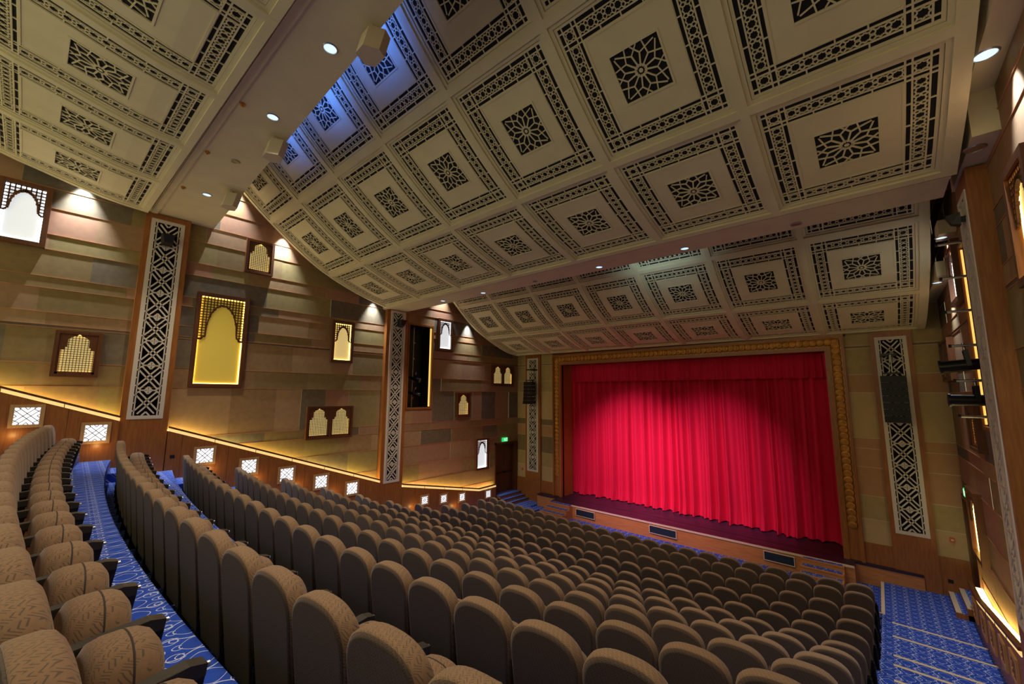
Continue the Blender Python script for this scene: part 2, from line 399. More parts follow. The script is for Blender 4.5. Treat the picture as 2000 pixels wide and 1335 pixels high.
# beams with flat soffit
def beam(yr0, yf0, kr, kf, z, kz, top):
    mb = MB(); xa, xb = XL+.02, 1.12
    def pt(x, fr, zz): return (x, (yf0+kf*(x+14.2)) if fr else (yr0+kr*(x+14.2)), zz)
    lo = [pt(xa,0,z), pt(xb,0,z+kz), pt(xb,1,z+kz), pt(xa,1,z)]; hi = [pt(xa,0,top), pt(xb,0,top), pt(xb,1,top), pt(xa,1,top)]
    mb.hexa(lo, hi, M['cream'])
    # moulding along the rear edge
    lo = [(p[0], p[1]+dy, p[2]-.03) for p, dy in ((pt(xa,0,z),.02),(pt(xb,0,z+kz),.02),(pt(xb,0,z+kz),.14),(pt(xa,0,z),.14))]
    hi = [(p[0], p[1], p[2]+.02) for p in lo]
    mb.hexa(lo, hi, M['cream'])
    return mb
beam(.98, 2.42, .045, -.008, 4.93, 0, 5.6).build('ceiling_beam', label='flat cream beam with downlights, crossing the upper left', cat='beam', kind='structure')
beam(8.2, 9.2, .037, .037, 3.40, 0, 4.1).build('ceiling_beam', label='flat cream beam with downlights between middle and front canopies', cat='beam', kind='structure')
mb = MB(); mb.box((XL-.2,-6,8.4),(XR+.3,YF+3,8.6),M['cream']); mb.build('ceiling', kind='structure')
# side soffit above the right wall
mb = MB()
mb.box((X1+.12,7.9,3.5),(XR,9.9,4.9),M['cream'])
mb.box((X1+.12,9.9,4.55),(XR,12.0,4.9),M['cream'])
mb.box((X1+.12,12.0,3.4),(XR,12.6,3.7),M['cream']); mb.box((X1+.12,13.2,2.75),(XR,YF-.02,3.1),M['cream'])
mb.box((X1+.12,3.0,4.12),(XR,7.9,5.3),M['cream']); 
mb.build('trim_1', label='stepped cream soffit above the right wall', cat='soffit', kind='structure')

def downlight(x, y, z, lit, label, r=.085):
    mb = MB(); n = 20
    for i in range(n):
        a, b = 2*PI*i/n, 2*PI*(i+1)/n
        for r0, r1, z0, z1, m in ((r*1.25, r*1.05, 0, -.014, 'steel'), (r*1.05, r, -.014, -.002, 'steel')):
            mb.face([(r0*math.cos(a),r0*math.sin(a),z0),(r0*math.cos(b),r0*math.sin(b),z0),(r1*math.cos(b),r1*math.sin(b),z1),(r1*math.cos(a),r1*math.sin(a),z1)], M[m])
    o = mb.build('ceiling_downlight', loc=(x,y,z), label=label, cat='ceiling light', group='downlights in the ceiling')
    l = MB(); l.face([(r*math.cos(2*PI*i/n), r*math.sin(2*PI*i/n), -.004) for i in range(n)][::-1], M['lens' if lit else 'lensoff']); l.build('lens', o)
    return o
for i, (x, y) in enumerate(BEAM1_L):
    if in_view(x,y,4.93): downlight(x, y, 4.928, True, 'round lit downlight, %s from the left wall on the upper left beam' % ORD[i+1], .085)
downlight(-9.82, 1.88, 4.928, False, 'unlit brass downlight between lit ones on the upper left beam', .075)
for i, (x, y) in enumerate(BEAM2_L):
    downlight(x, y, 3.398, True, 'round lit downlight, %s from the left on the second beam' % ORD[i+1], .085)
downlight(-.92, 9.41, 3.392, False, 'unlit brass downlight at the right part of the second beam', .085)
downlight(-7.42, 9.16, 3.398, False, 'unlit brass downlight in the middle of the second beam', .07)
downlight(1.31, 7.06, 4.118, True, 'round lit downlight in the soffit at the top right corner', .1)
downlight(1.31, 8.3, 3.498, False, 'unlit round downlight in soffit above the right wooden pilaster', .1)
downlight(1.3, 12.3, 3.398, True, 'small lit downlight in the soffit beyond the right pilaster')
downlight(1.3, 13.9, 2.748, True, 'small lit downlight in the lowest soffit near stage right corner')
for i, (x, y) in enumerate(((-12.05,1.33),(-7.68,1.49),(-9.84,1.40))):
    mb = MB(); mb.tube((0,0,0),(0,0,-.03),.045,M['gold'],12); mb.tube((0,0,-.03),(0,0,-.06),.02,M['gold'],8)
    mb.build('sprinkler_head', loc=(x,y,4.93), label='small brass sprinkler, %s from the left wall on upper left beam' % ['nearest','third','second'][i], cat='sprinkler')
# cream speakers under the first beam
def cream_speaker(x, y, z, label, big=1):
    root = empty('ceiling_speaker', (x,y,z), label, 'speaker', 'cream speakers hung below the upper left beam', math.radians(0))
    b = MB(); w_, d_, h_ = .20*big, .26*big, .34*big
    pr = [(-w_*.5,-d_*.2),(w_*.5,-d_*.2),(w_*.95,d_*.5),(w_*.6,d_*.95),(-w_*.6,d_*.95),(-w_*.95,d_*.5)]
    tl = .3
    b.hexa([(px, py-tl*h_*.5, -h_-.1) for px,py in pr], [(px*1.05, py+tl*h_*.2, -.1) for px,py in pr], M['spk']); b.build('cabinet', root)
    g = MB(); g.tube((0,d_*.3,-.1),(0,d_*.3,.0),.02,M['spk'],8); g.box((-.05,d_*.3-.05,-.012),(.05,d_*.3+.05,.005),M['spk'])
    g.build('bracket', root)
    return root
cream_speaker(-4.67, 2.2, 4.93, 'cream speaker under the beam, nearest to the top of photo', 1.0)
cream_speaker(-8.27, 2.12, 4.93, 'cream speaker under the beam, middle of the three', 1.0)
cream_speaker(-11.4, 2.1, 4.93, 'cream speaker under the beam, nearest to the left wall', 1.0)

# ------------------------------------------------------------------ side walls
ROWZ = [-6.0,-4.95,-4.3,-3.65,-2.97,-2.19,-1.57,-1.27,.11,.67,1.51,1.58,1.88,2.46,2.74,3.41,3.79,4.45,4.95,5.52,6.1,6.9,7.7,8.4]
def sub_rect(rs, h):
    out = []
    for (a,b,c,d) in rs:
        ha,hb,hc,hd = h
        if hc <= a or ha >= c or hd <= b or hb >= d: out.append((a,b,c,d)); continue
        if b < hb: out.append((a,b,c,hb))
        if hd < d: out.append((a,hd,c,d))
        if a < ha: out.append((a,max(b,hb),ha,min(d,hd)))
        if hc < c: out.append((hc,max(b,hb),c,min(d,hd)))
    return out
def side_wall(name, X, sgn, holes, seed):
    rnd = random.Random(seed); mb = MB(); y0, y1 = -6.0, YF+.02
    for k in range(len(ROWZ)-1):
        za, zb = ROWZ[k], ROWZ[k+1]; y = y0-rnd.random()*1.2; prev = None
        thin = (zb-za) < .12
        while y < y1:
            l = rnd.uniform(.9, 2.6) if zb-za < 1 else rnd.uniform(.6, 1.5)
            ya, yb = max(y,y0), min(y+l,y1); y += l
            if yb <= ya: continue
            t = rnd.choices(range(8), (5,4,4,3,2.2,1.6,3,3))[0]
            while t == prev: t = rnd.randrange(8)
            prev = t
            if thin: t = 5
            rs = [(ya,za,yb,zb)]
            for h in holes: rs = sub_rect(rs, h)
            off = rnd.uniform(0,.004)
            for (a,b,c,d) in rs:
                mb.face([(X+sgn*off,a,b),(X+sgn*off,c,b),(X+sgn*off,c,d),(X+sgn*off,a,d)], TIL[t])
        rs = [(y0,zb-.007,y1,zb+.007)]
        for h in holes: rs = sub_rect(rs, h)
        for (a,b,c,d) in rs:
            if c-a > .02: mb.box((X-.002,a,b),(X+sgn*.014,c,d),M['joint'])
    mb.build(name, kind='structure')
OPL = (9.48, -.60, 10.66, 2.92); DOORL = (14.80, -5.1, 16.38, -2.55)
side_wall('wall_left', XL, 1, [OPL, DOORL], 3)
OPR = (10.3, -.55, 11.75, 2.95); DOORR = (15.15, -5.33, 16.4, -2.65)
side_wall('wall_right', XR, -1, [OPR, DOORR], 11)

def mkwains(name, X, sgn, prof, depth, bottom):
    """prof: list of (y, ztop); returns the profile function"""
    mb = MB(); xo = X+sgn*depth
    for (a,za),(b,zb) in zip(prof, prof[1:]):
        mb.hexa([(X,a,bottom),(xo,a,bottom),(xo,b,bottom),(X,b,bottom)], [(X,a,za-.13),(xo,a,za-.13),(xo,b,zb-.13),(X,b,zb-.13)], M['wood'])
        # joints between veneer sheets
        y = math.ceil(a/1.1)*1.1
        while y < b:
            zt = za+(zb-za)*(y-a)/(b-a)-.13
            mb.box((xo-sgn*.01,y-.004,bottom),(xo+sgn*.002,y+.004,zt),M['dwood']); y += 1.1
    o = mb.build(name, kind='structure')
    cap, lip, cove = MB(), MB(), MB()
    for (a,za),(b,zb) in zip(prof, prof[1:]):
        def sl(x0, x1, z0, z1, m, t):
            t.hexa([(x0,a,za+z0),(x1,a,za+z0),(x1,b,zb+z0),(x0,b,zb+z0)], [(x0,a,za+z1),(x1,a,za+z1),(x1,b,zb+z1),(x0,b,zb+z1)], M[m])
        sl(xo-sgn*.05, xo+sgn*.035, -.05, .0, 'dwood', cap); sl(xo-sgn*.01, xo+sgn*.012, -.13, -.05, 'lip', lip)
        sl(X+sgn*.02, xo-sgn*.07, -.13, -.115, 'cove', cove)
        k = int((b-a)/1.1)
        for i in range(1, k+1):
            y = a+(b-a)*i/(k+1); z = za+(zb-za)*i/(k+1); lip.box((xo-sgn*.012,y-.006,z-.135),(xo+sgn*.02,y+.006,z-.045),M['dwood'])
    return cap, lip, cove
LP = [[(-5.0,1.55),(.90,-.62)], [(1.88,-.93),(8.28,-3.27)], [(9.30,-3.59),(13.49,-4.45),(14.62,-4.43)]]
RP = [[(9.95,-3.72),(14.0,-4.42),(15.1,-4.42)]]
for i, prof in enumerate(LP):
    cap, lip, cove = mkwains('wainscot_left', XL, 1, prof, .25, -6)
    o = cap.build('wall_ledge', label='lit wooden ledge along left wall, %s of its three stretches' % ['rear','middle','front'][i], cat='ledge')
    lip.build('lit_lip', o); cove.build('cove_light', o)
cap, lip, cove = mkwains('wainscot_right', XR, -1, RP[0], .22, -6)
o = cap.build('wall_ledge', label='lit wooden ledge along the right wall beside the blue steps', cat='ledge')
lip.build('lit_lip', o); cove.build('cove_light', o)
def zprof(LL, y):
    for prof in LL:
        for (a,za),(b,zb) in zip(prof, prof[1:]):
            if a <= y <= b: return za+(zb-za)*(y-a)/(b-a)
    return -3

# vertical lattice used on pilasters
def lattice(mb, P, w, h, n0, n1, m, border=.09):
    """P maps (u in -w/2..w/2, v 0..h, n)"""
    iw, ih = w-2*border, h-2*border
    for (a,b,c,d) in ((-w/2,0,w/2,border),(-w/2,h-border,w/2,h),(-w/2,border,-w/2+border,h-border),(w/2-border,border,w/2,h-border)):
        patch(mb, P, a, b, c, d, n1, m, 9, n0)
    n = max(1, int(round(ih/(iw*1.18)))); uh = ih/n; hw = iw/2; st = .034; ve = .86
    for sx in (-1,1): strap(mb, P, (sx*hw*ve, border), (sx*hw*ve, h-border), st*.8, n0, n1, m, 9)
    for k in range(n):
        cy = border+uh*(k+.5); hh = uh/2; a = .24
        for sx in (-1,1):
            for off in (-a, a):
                A = (hw*(sx*-1+off), cy-hh); B = (hw*(sx*1+off), cy+hh)
                c = clipseg(A, B, -hw*ve, cy-hh*.86, hw*ve, cy+hh*.86)
                if c: strap(mb, P, c[0], c[1], st, n0, n1, m, 9)
            for dv in (-.62, 0, .62): strap(mb, P, (sx*hw*ve, cy+dv*hh), (sx*hw, cy+dv*hh), st, n0, n1, m, 9)
    for k in range(n+1):
        cy = border+uh*k; hh = uh/2
        for r in ((.12, .29) if 0 < k < n else (.29,)):
            pts = [(hw*r,cy),(0,cy+hh*r),(-hw*r,cy),(0,cy-hh*r)]
            for i in range(4):
                c = clipseg(pts[i], pts[(i+1)%4], -hw, border, hw, h-border)
                if c: strap(mb, P, c[0], c[1], st if r > .2 else st*1.05, n0, n1, m, 9)
        if 0 < k < n:
            for sx in (-1,1):
                strap(mb, P, (sx*hw*.29,cy), (sx*hw*.52,cy), st, n0, n1, m, 9)
                for sv in (-1,1): strap(mb, P, (sx*hw*.52,cy), (sx*hw*ve,cy+sv*hh*.24), st, n0, n1, m, 9)
def pilaster(loc_fn, w, z0, z1, lw, lz0, lz1, depth, label, cat='pilaster'):
    """loc_fn(u, n, z) -> world. u across, n out of the wall"""
    b = MB(); f = loc_fn; Wd = M['wood']
    def bx(u0,u1,n0,n1,a,c,m): b.hexa([f(u0,n0,a),f(u1,n0,a),f(u1,n1,a),f(u0,n1,a)],[f(u0,n0,c),f(u1,n0,c),f(u1,n1,c),f(u0,n1,c)],m)
    bx(-w/2,-lw/2,0,depth,z0,z1,Wd); bx(lw/2,w/2,0,depth,z0,z1,Wd); bx(-lw/2,lw/2,0,depth,z0,lz0,Wd); bx(-lw/2,lw/2,0,depth,lz1,z1,Wd)
    bx(-lw/2,lw/2,0,.01,lz0,lz1,M['void'])
    b.v = [tuple(v) for v in b.v]
    o = b.build('wooden_pilaster', label=label, cat=cat)
    l = MB(); lattice(l, lambda u,v,n: f(u, n, lz0+v), lw, lz1-lz0, depth-.03, depth+.015, M['white'])
    l.build('lattice_screen', o, label='white pierced lattice screen')
    return o
def fl(yc): return lambda u,n,z: (XL+n, yc+u, z)
def fr_(yc): return lambda u,n,z: (XR-n, yc+u, z)
def ff(xc): return lambda u,n,z: (xc+u, YF-n, z)
pilaster(fl(1.375), .97, -6, 4.91, .72, -.72, 4.76, .20, 'tall wooden pilaster with white lattice, left wall under upper left beam')
pilaster(fl(8.80), 1.0, -6, 3.39, .70, -3.48, 3.36, .20, 'tall wooden pilaster with white lattice, middle of the left wall')
pilaster(fr_(9.38), .95, -6, 3.48, .70, -3.3, 3.2, .23, 'tall wooden pilaster with lattice on the right wall')
pilaster(ff(-13.45), 1.0, -5.4, 2.4, .73, -3.95, 1.88, .10, 'wooden pilaster with white lattice left of the stage')
pilaster(ff(.415), .92, -5.4, 2.4, .70, -3.90, 1.78, .10, 'wooden pilaster with white lattice right of the stage')
# small black surround speakers fixed high on the pilasters
def wall_speaker(p, rz, label, s=1):
    root = empty('wall_speaker', p, label, 'speaker', 'small black speakers on the pilasters', rz)
    b = MB(); b.hexa([(-.12*s,.06,-.16*s),(.12*s,.06,-.16*s),(.08*s,.26*s,-.10*s),(-.08*s,.26*s,-.10*s)], [(-.15*s,.06,.16*s),(.15*s,.06,.16*s),(.13*s,.34*s,.12*s),(-.13*s,.34*s,.12*s)], M['black']); b.build('cabinet', root)
    g = MB(); g.box((-.03,0,-.04),(.03,.07,.04),M['bmetal']); g.build('bracket', root)
wall_speaker((XL+.215, 1.38, 4.18), -PI/2, 'small black speaker high on the left pilaster under upper beam')
wall_speaker((XL+.215, 8.86, 2.85), -PI/2, 'small black speaker high on the middle left pilaster')
wall_speaker((XR-.245, 9.2, 2.78), PI/2, 'small black speaker high on the right pilaster', .62)

# lit lattice windows in the wainscot
def lit_window(X, sgn, yc, zc, s, label, grp, mglow, loc_off=.25):
    xo = X+sgn*loc_off
    P = lambda u,v,n: (xo+sgn*n, yc+u, zc+v)
    b = MB(); fw = .07; h = s/2
    for (a,b_,c,d) in ((-h,-h,h,-h+fw),(-h,h-fw,h,h),(-h,-h+fw,-h+fw,h-fw),(h-fw,-h+fw,h,h-fw)):
        b.box(*sorted_box(P(a,b_,0),P(c,d,.03)), M['lwood'])
    root = b.build('lit_wall_window', label=label, cat='lit window', group=grp)
    g = MB(); g.box(*sorted_box(P(-h+fw,-h+fw,.002),P(h-fw,h-fw,.008)), mglow); g.build('glowing_panel', root)
    l = MB(); k = h-fw; t = .012
    segs = [((-k,-k*.55),(k,k)),((-k,-k),(k,k*.55))] if False else []
    for sx in (-1,1):
        for o_ in (-.30,.30):
            c = clipseg((-k*1.0, sx*(-k)+o_*k), (k*1.0, sx*k+o_*k), -k, -k, k, k)
            segs.append(c)
        for sy in (-1,1):
            segs += [((sx*k*.55,sy*k),(sx*k*.55,sy*k*.78)),((sx*k*.55,sy*k*.78),(sx*k,sy*k*.45)),((sx*k*.2,sy*k),(0,sy*k*.75)),((sx*k,sy*k*.2),(sx*k*.78,0))]
    for a, c in segs: strap(l, P, a, c, t, .008, .022, M['dwood'], 9)
    l.build('lattice', root)
def sorted_box(a, b): return tuple(min(p,q) for p,q in zip(a,b)), tuple(max(p,q) for p,q in zip(a,b))
WL = [(-.63,-.57),(.50,-1.02),(2.74,-1.80),(3.86,-2.24),(4.95,-2.63),(6.06,-3.02),(7.18,-3.42),(10.37,-4.42),(11.37,-4.54),(12.42,-4.66),(14.08,-4.81)]
for i, (y, z) in enumerate(WL):
    lit_window(XL, 1, y, z, .52 if i < 7 else .44, 'small square white lit lattice window, %s from the left in the left wainscot' % ORD[i+1], 'lit lattice windows in the left wainscot', M['glow_win'])
for i, y in enumerate((10.6,11.5,12.5,13.5,14.6)):
    lit_window(XR, -1, y, zprof(RP, y)-.48, .46, 'small amber lit lattice window, %s from the stage in right wainscot' % ORD[5-i], 'amber lattice windows in the right wainscot', M['glow_g'], .22)

# framed arched niches
def arch(u, kind):      # u in 0..1 (half width) -> height fraction of the opening
    if kind == 'A':
        if u > .70: return .50 if u > .82 else .50+.03
        t = u/.70; return .56+.34*math.sqrt(max(0,1-t*t))+.012*abs(math.sin(t*PI*3.5))
    if u > .78: return .60
    if u > .66: return .68
    t = u/.70; return .74+.23*math.sqrt(max(0,1-t*t*.8))*(1-.12*t)+.03*max(0,1-u*9)
def niche(X, sgn, y0, z0, y1, z1, kind, glow, label, fw=.10, cells=.075, split=1):
    yc, zc = (y0+y1)/2, (z0+z1)/2
    root = MB(); dp = .13
    P = lambda u,v,n: (X+sgn*n, u, v)
    for (a,b,c,d) in ((y0,z0,y1,z0+fw),(y0,z1-fw,y1,z1),(y0,z0+fw,y0+fw,z1-fw),(y1-fw,z0+fw,y1,z1-fw)):
        root.box(*sorted_box(P(a,b,0),P(c,d,dp)), M['dwood'])
    if split == 2: root.box(*sorted_box(P(yc-fw/2,z0+fw,0),P(yc+fw/2,z1-fw,dp)), M['dwood'])
    o = root.build('arched_niche', label=label, cat='niche', group='framed lit niches on the walls')
    gl = MB(); gl.box(*sorted_box(P(y0+fw,z0+fw,.018),P(y1-fw,z1-fw,.026)), glow); gp_ = gl.build('glowing_panel', o)
    ed = MB(); e = .014; hot = M['edge_w'] if glow is M['glow_w'] else M['edge_y']
    for (a,b,c,d) in ((y0+fw,z0+fw,y1-fw,z0+fw+e),(y0+fw,z1-fw-e,y1-fw,z1-fw),(y0+fw,z0+fw+e,y0+fw+e,z1-fw-e),(y1-fw-e,z0+fw+e,y1-fw,z1-fw-e)):
        ed.box(*sorted_box(P(a,b,.028),P(c,d,.045)), hot)
    ed.build('edge_light', gp_)
    sc = MB()
    spans = [(y0+fw,y1-fw)] if split == 1 else [(y0+fw,yc-fw/2),(yc+fw/2,y1-fw)]
    b0, b1 = z0+fw, z1-fw; H = b1-b0
    for (a, c) in spans:
        W = c-a; m_ = (a+c)/2; n = 44
        if kind == 'A':     # lattice spandrel above a lobed arch, open below
            nz = int(H/cells)+1; ny = max(6, int(W/cells)); cw = W/ny
            for i in range(ny+1):
                y = a+cw*i; u = abs(y-m_)/(W/2); zt = b0+H*arch(min(u,1),'A'); strap(sc, P, (y,zt), (y,b1), .024, .07, .09, M['dwood'], 9)
            nr = int(H*.5/cw)
            for j in range(nr+1):
                z = b1-cw*j
                segs = []; st = None
                for i in range(n+1):
                    y = a+W*i/n; u = abs(y-m_)/(W/2); ok = z > b0+H*arch(u,'A')
                    if ok and st is None: st = y
                    if (not ok or i == n) and st is not None: segs.append((st,y)); st = None
                for q in segs: strap(sc, P, (q[0],z), (q[1],z), .024, .07, .09, M['dwood'], 9)
            pts = []
            for i in range(61):
                y = a+W*i/60; u = abs(y-m_)/(W/2); pts.append((y, b0+H*arch(u,'A')))
            for p, q in zip(pts, pts[1:]): strap(sc, P, p, q, .035, .065, .095, M['dwood'], 9)
            for i in range(4, 57, 3):
                p = pts[i]
                if abs(p[0]-m_)/(W/2) < .70: sc.tube(P(p[0],p[1],.06), P(p[0],p[1],.098), .032, M['dwood'], 10)
        else:               # wooden plate with arched opening over a fine grid
            for i in range(n):
                ya, yb = a+W*i/n, a+W*(i+1)/n; u = abs((ya+yb)/2-m_)/(W/2)
                if u > .86: zt = b0
                else: zt = b0+H*(arch(u/.86,'B'))
                sc.box(*sorted_box(P(ya,zt,.055),P(yb,b1,.10)), M['dwood'])
            sc.box(*sorted_box(P(a,b0,.055),P(c,b0+.05,.10)), M['dwood'])
            k = int(W/(cells*.72)); cw = W/k
            for i in range(k+1): strap(sc, P, (a+cw*i,b0), (a+cw*i,b1), .012, .04, .05, M['dwood'], 9)
            for j in range(int(H/cw)+1): strap(sc, P, (a,b0+cw*j), (c,b0+cw*j), .012, .04, .05, M['dwood'], 9)
    sc.build('arch_screen', o)
NL = [(-1.62,3.40,-.78,4.90,'A','glow_w','large white lit niche with lattice arch at far left'),
      (-.40,.34,.40,1.46,'B','glow_g','square niche with grid arch at lower left of left pilaster'),
      (3.30,3.80,4.10,4.89,'B','glow_g','small amber grid niche high near the ceiling canopy'),
      (2.21,.14,3.52,2.93,'A','glow_y','tall amber niche with lattice arch, biggest on the left wall'),
      (6.18,1.10,7.0,2.65,'A','glow_g','narrow amber lattice niche left of the middle pilaster'),
      (5.50,-1.61,7.13,-.475,'B','glow_g','double arched grid niche low on the left wall'),
      (10.94,1.94,11.77,3.40,'A','glow_w','white lit lattice niche right of the dark wall opening'),
      (14.42,.41,16.03,1.49,'B','glow_g','double arched grid niche in the corner by the stage'),
      (12.13,-1.10,12.95,.03,'B','glow_g','small single amber niche between the double niche and ledge'),
      (13.38,-3.66,14.22,-2.16,'A','glow_w','white lit lattice niche beside the left exit door')]
for (a,b,c,d,k,g,lab) in NL: niche(XL, 1, a,b,c,d, k, M[g], lab, .10 if k=='A' else .07, .075, 2 if lab.startswith('double') else 1)
NR = [(6.7,1.3,7.6,2.75,'A','glow_g','orange lit niche cut off by the right edge of photo'),
      (11.95,1.95,12.95,3.25,'A','glow_w','lit niche high on right wall beyond the pilaster'),
      (14.5,.40,16.2,1.47,'B','glow_g','double grid niche on the right wall behind the upper spotlight'),
      (12.05,-1.10,13.1,-.05,'B','glow_g','grid niche on the right wall below the lower spotlight'),
      (13.6,-3.66,14.8,-2.12,'A','glow_g','amber niche beside the right exit door')]
for (a,b,c,d,k,g,lab) in NR: niche(XR, -1, a,b,c,d, k, M[g], lab, .10 if k=='A' else .07, .075, 2 if lab.startswith('double') else 1)

# dark lighting slots in both walls
def slot(X, sgn, op, label, lo):
    y0,z0,y1,z1 = op; fr = MB(); t = .07
    P = lambda u,v,n: (X+sgn*n, u, v)
    for (a,b,c,d) in ((y0-t,z0-t,y1+t,z0),(y0-t,z1,y1+t,z1+t),(y0-t,z0,y0,z1),(y1,z0,y1+t,z1)):
        fr.box(*sorted_box(P(a,b,-.02),P(c,d,.06)), M['wood'])
    o = fr.build('wall_opening', label=label, cat='wall opening')
    inn = MB()
    for (a,b,c,d) in ((y0,z0-.01,y1,z0),(y0,z1,y1,z1+.01)): inn.box(*sorted_box(P(a,b,-.8),P(c,d,0)), M['black'])
    for (a,c) in ((y0-.01,y0),(y1,y1+.01)): inn.box(*sorted_box(P(a,z0,-.8),P(c,z1,0)), M['black'])
    inn.box(*sorted_box(P(y0,z0,-.82),P(y1,z1,-.8)), M['black']); inn.build('dark_recess', o)
    st = MB(); q0_, q1_ = (-.07,-.02) if sgn > 0 else (.0,.03)
    st.box(*sorted_box(P(y1-(.055 if sgn > 0 else .02),z0+.03,q0_),P(y1-.003,z1-.03,q1_)), M['strip']); st.build('light_strip', o, label='glowing amber light strip')
slot(XL, 1, OPL, 'tall dark opening with amber strip beside middle left pilaster', None)
slot(XR, -1, OPR, 'tall dark opening with amber strip behind the right pilaster', None)
# lighting pole in left slot
mb = MB(); mb.tube((XL-.35,9.95,-.60),(XL-.35,9.95,2.9),.025,M['steel'])
root = mb.build('lighting_pole', label='steel lighting pole inside the dark left wall opening', cat='pole')
g = MB()
for z in (2.2,1.5,.5,-.2): g.box((XL-.40,9.90,z-.03),(XL-.30,10.0,z+.03),M['steel'])
g.build('clamp', root)
def spotlight(loc, rot, label, grp=None, s=1.0):
    root = empty('stage_spotlight', loc, label, 'spotlight', grp); root.rotation_euler = rot
    b = MB(); b.tube((0,0,0),(.30*s,0,0),.095*s,M['bmetal'],16,.10*s); b.tube((-.26*s,0,0),(0,0,0),.075*s,M['bmetal'],16,.095*s); b.tube((.30*s,0,0),(.33*s,0,0),.12*s,M['bmetal'],16)
    b.box((-.34*s,-.05*s,-.05*s),(-.24*s,.05*s,.05*s),M['bmetal']); b.build('lamp_body', root)
    l = MB(); l.tube((.325*s,0,0),(.333*s,0,0),.09*s,M['vent'],16); l.build('lens', root)
    y = MB()
    for sy in (-1,1): y.box((-.03,sy*.12*s-.008,-.02),(.03,sy*.12*s+.008,.24*s),M['bmetal'])
    y.box((-.03,-.12*s,.22*s),(.03,.12*s,.24*s),M['bmetal']); y.tube((0,0,.24*s),(0,0,.36*s),.018,M['steel'],8); y.build('yoke', root)
    return root
spotlight((XL-.22,9.98,.62), (0,.25,.5), 'upper small spotlight clamped inside the dark left opening', None, .8)
spotlight((XL-.22,9.98,-.02), (0,.25,.7), 'lower small spotlight clamped inside the dark left opening', None, .8)
# bars and spotlights on the right wall
for i, z in enumerate((2.78,2.14,1.52,.90,.28,-.34)):
    mb = MB(); mb.tube((XR+.3,10.55,z),(1.03,10.55,z),.024,M['steel'],12); mb.tube((1.055,10.55,z),(1.02,10.55,z),.030,M['black'],12)
    mb.build('lighting_bar', label='steel bar jutting from right wall slot, %s from the top' % ORD[i+1], cat='bar', group='steel bars on the right wall')
a = spotlight((1.24,10.62,.56), (0,.10,PI-.05), 'black spotlight on right wall bars, upper of the two', None, 1.1)
b = spotlight((1.28,10.62,-.06), (0,0,PI), 'black spotlight on right wall bars, lower of the two', None, 1.05)

# ------------------------------------------------------------------ front wall, proscenium, stage
PX0, PX1, PZT, SF = -12.13, -.66, 1.95, -4.9
mb = MB()
FZ = [-4.35,-3.65,-2.97,-2.13,-1.58,-1.27,.11,.67,1.49,1.57,2.7]
for xa, xb, seq in ((XL, -13.96, 0), (-12.96,-12.1,0), (-.68,-.03,1), (.87,XR,1)):
    for k in range(len(FZ)-1):
        t = [2,0,1,1,1,2,1,0,3,0][k] if seq else [2,0,3,1,3,2,0,0,3,0][k]
        mb.face([(xa,YF,FZ[k]),(xb,YF,FZ[k]),(xb,YF,FZ[k+1]),(xa,YF,FZ[k+1])], FTIL[t])
        mb.box((xa,YF-.012,FZ[k+1]-.006),(xb,YF+.01,FZ[k+1]+.006),M['nose'])
    mb.box((xa,YF-.06,-6),(xb,YF+.02,-4.33),M['wood'])
for xa, xb in ((-13.96,-12.96),(-.03,.87)): mb.box((xa,YF,-6),(xb,YF+.05,2.7),M['wood'])
mb.box((XL,YF,2.7),(XR,YF+.1,8.4),M['cream']); mb.box((PX0-.05,YF,PZT-.05),(PX1+.05,YF+.1,2.75),M['wood'])
mb.build('wall_front', kind='structure')
# proscenium frame
def frame_ring(mb, o0, o1, y0, y1, m):
    """ring inset from outer edge by o0..o1, open at the bottom"""
    a, b, t = PX0+o0, PX1-o0, PZT-o0; c, d, u = PX0+o1, PX1-o1, PZT-o1
    mb.box((a,y0,SF),(c,y1,t),m); mb.box((d,y0,SF),(b,y1,t),m); mb.box((c,y0,u),(d,y1,t),m)
fr = MB()
frame_ring(fr, 0, .07, YF-.16, YF+.1, M['wood']); frame_ring(fr, .07, .09, YF-.10, YF+.1, M['gold']); frame_ring(fr, .09, .35, YF-.05, YF+.1, M['wood'])
frame_ring(fr, .35, .37, YF-.10, YF+.1, M['gold']); frame_ring(fr, .37, .50, YF-.14, YF+.1, M['wood'])
pro = fr.build('proscenium_frame', label='wood and gold frame around the stage opening', cat='frame')
bd = MB(); o_ = .22
def shell(cx, cz, ang):
    n = 12; ctr = (cx, YF-.12, cz)
    for ring_, (ra, rb, ya, yb) in enumerate(((0,.07,YF-.105,YF-.115),(.07,.115,YF-.115,YF-.098),(.115,.13,YF-.098,YF-.05))):
        for i in range(n):
            a, b = 2*PI*i/n, 2*PI*(i+1)/n
            tl = lambda r,t: -.03*(math.cos(t-ang))*r/.13
            pts = [(cx+ra*math.cos(a),ya+tl(ra,a),cz+ra*math.sin(a)),(cx+rb*math.cos(a),yb+tl(rb,a),cz+rb*math.sin(a)),(cx+rb*math.cos(b),yb+tl(rb,b),cz+rb*math.sin(b)),(cx+ra*math.cos(b),ya+tl(ra,b),cz+ra*math.sin(b))]
            bd.face(pts, M['gold'], True)
z = SF+1.0
while z < PZT-o_-.1: shell(PX0+o_, z, PI/2); shell(PX1-o_, z, PI/2); z += .19
x = PX0+o_
while x < PX1-o_+.05: shell(x, PZT-o_, 0); x += .19
bd.build('shell_moulding', pro, label='gold overlapping shell moulding')
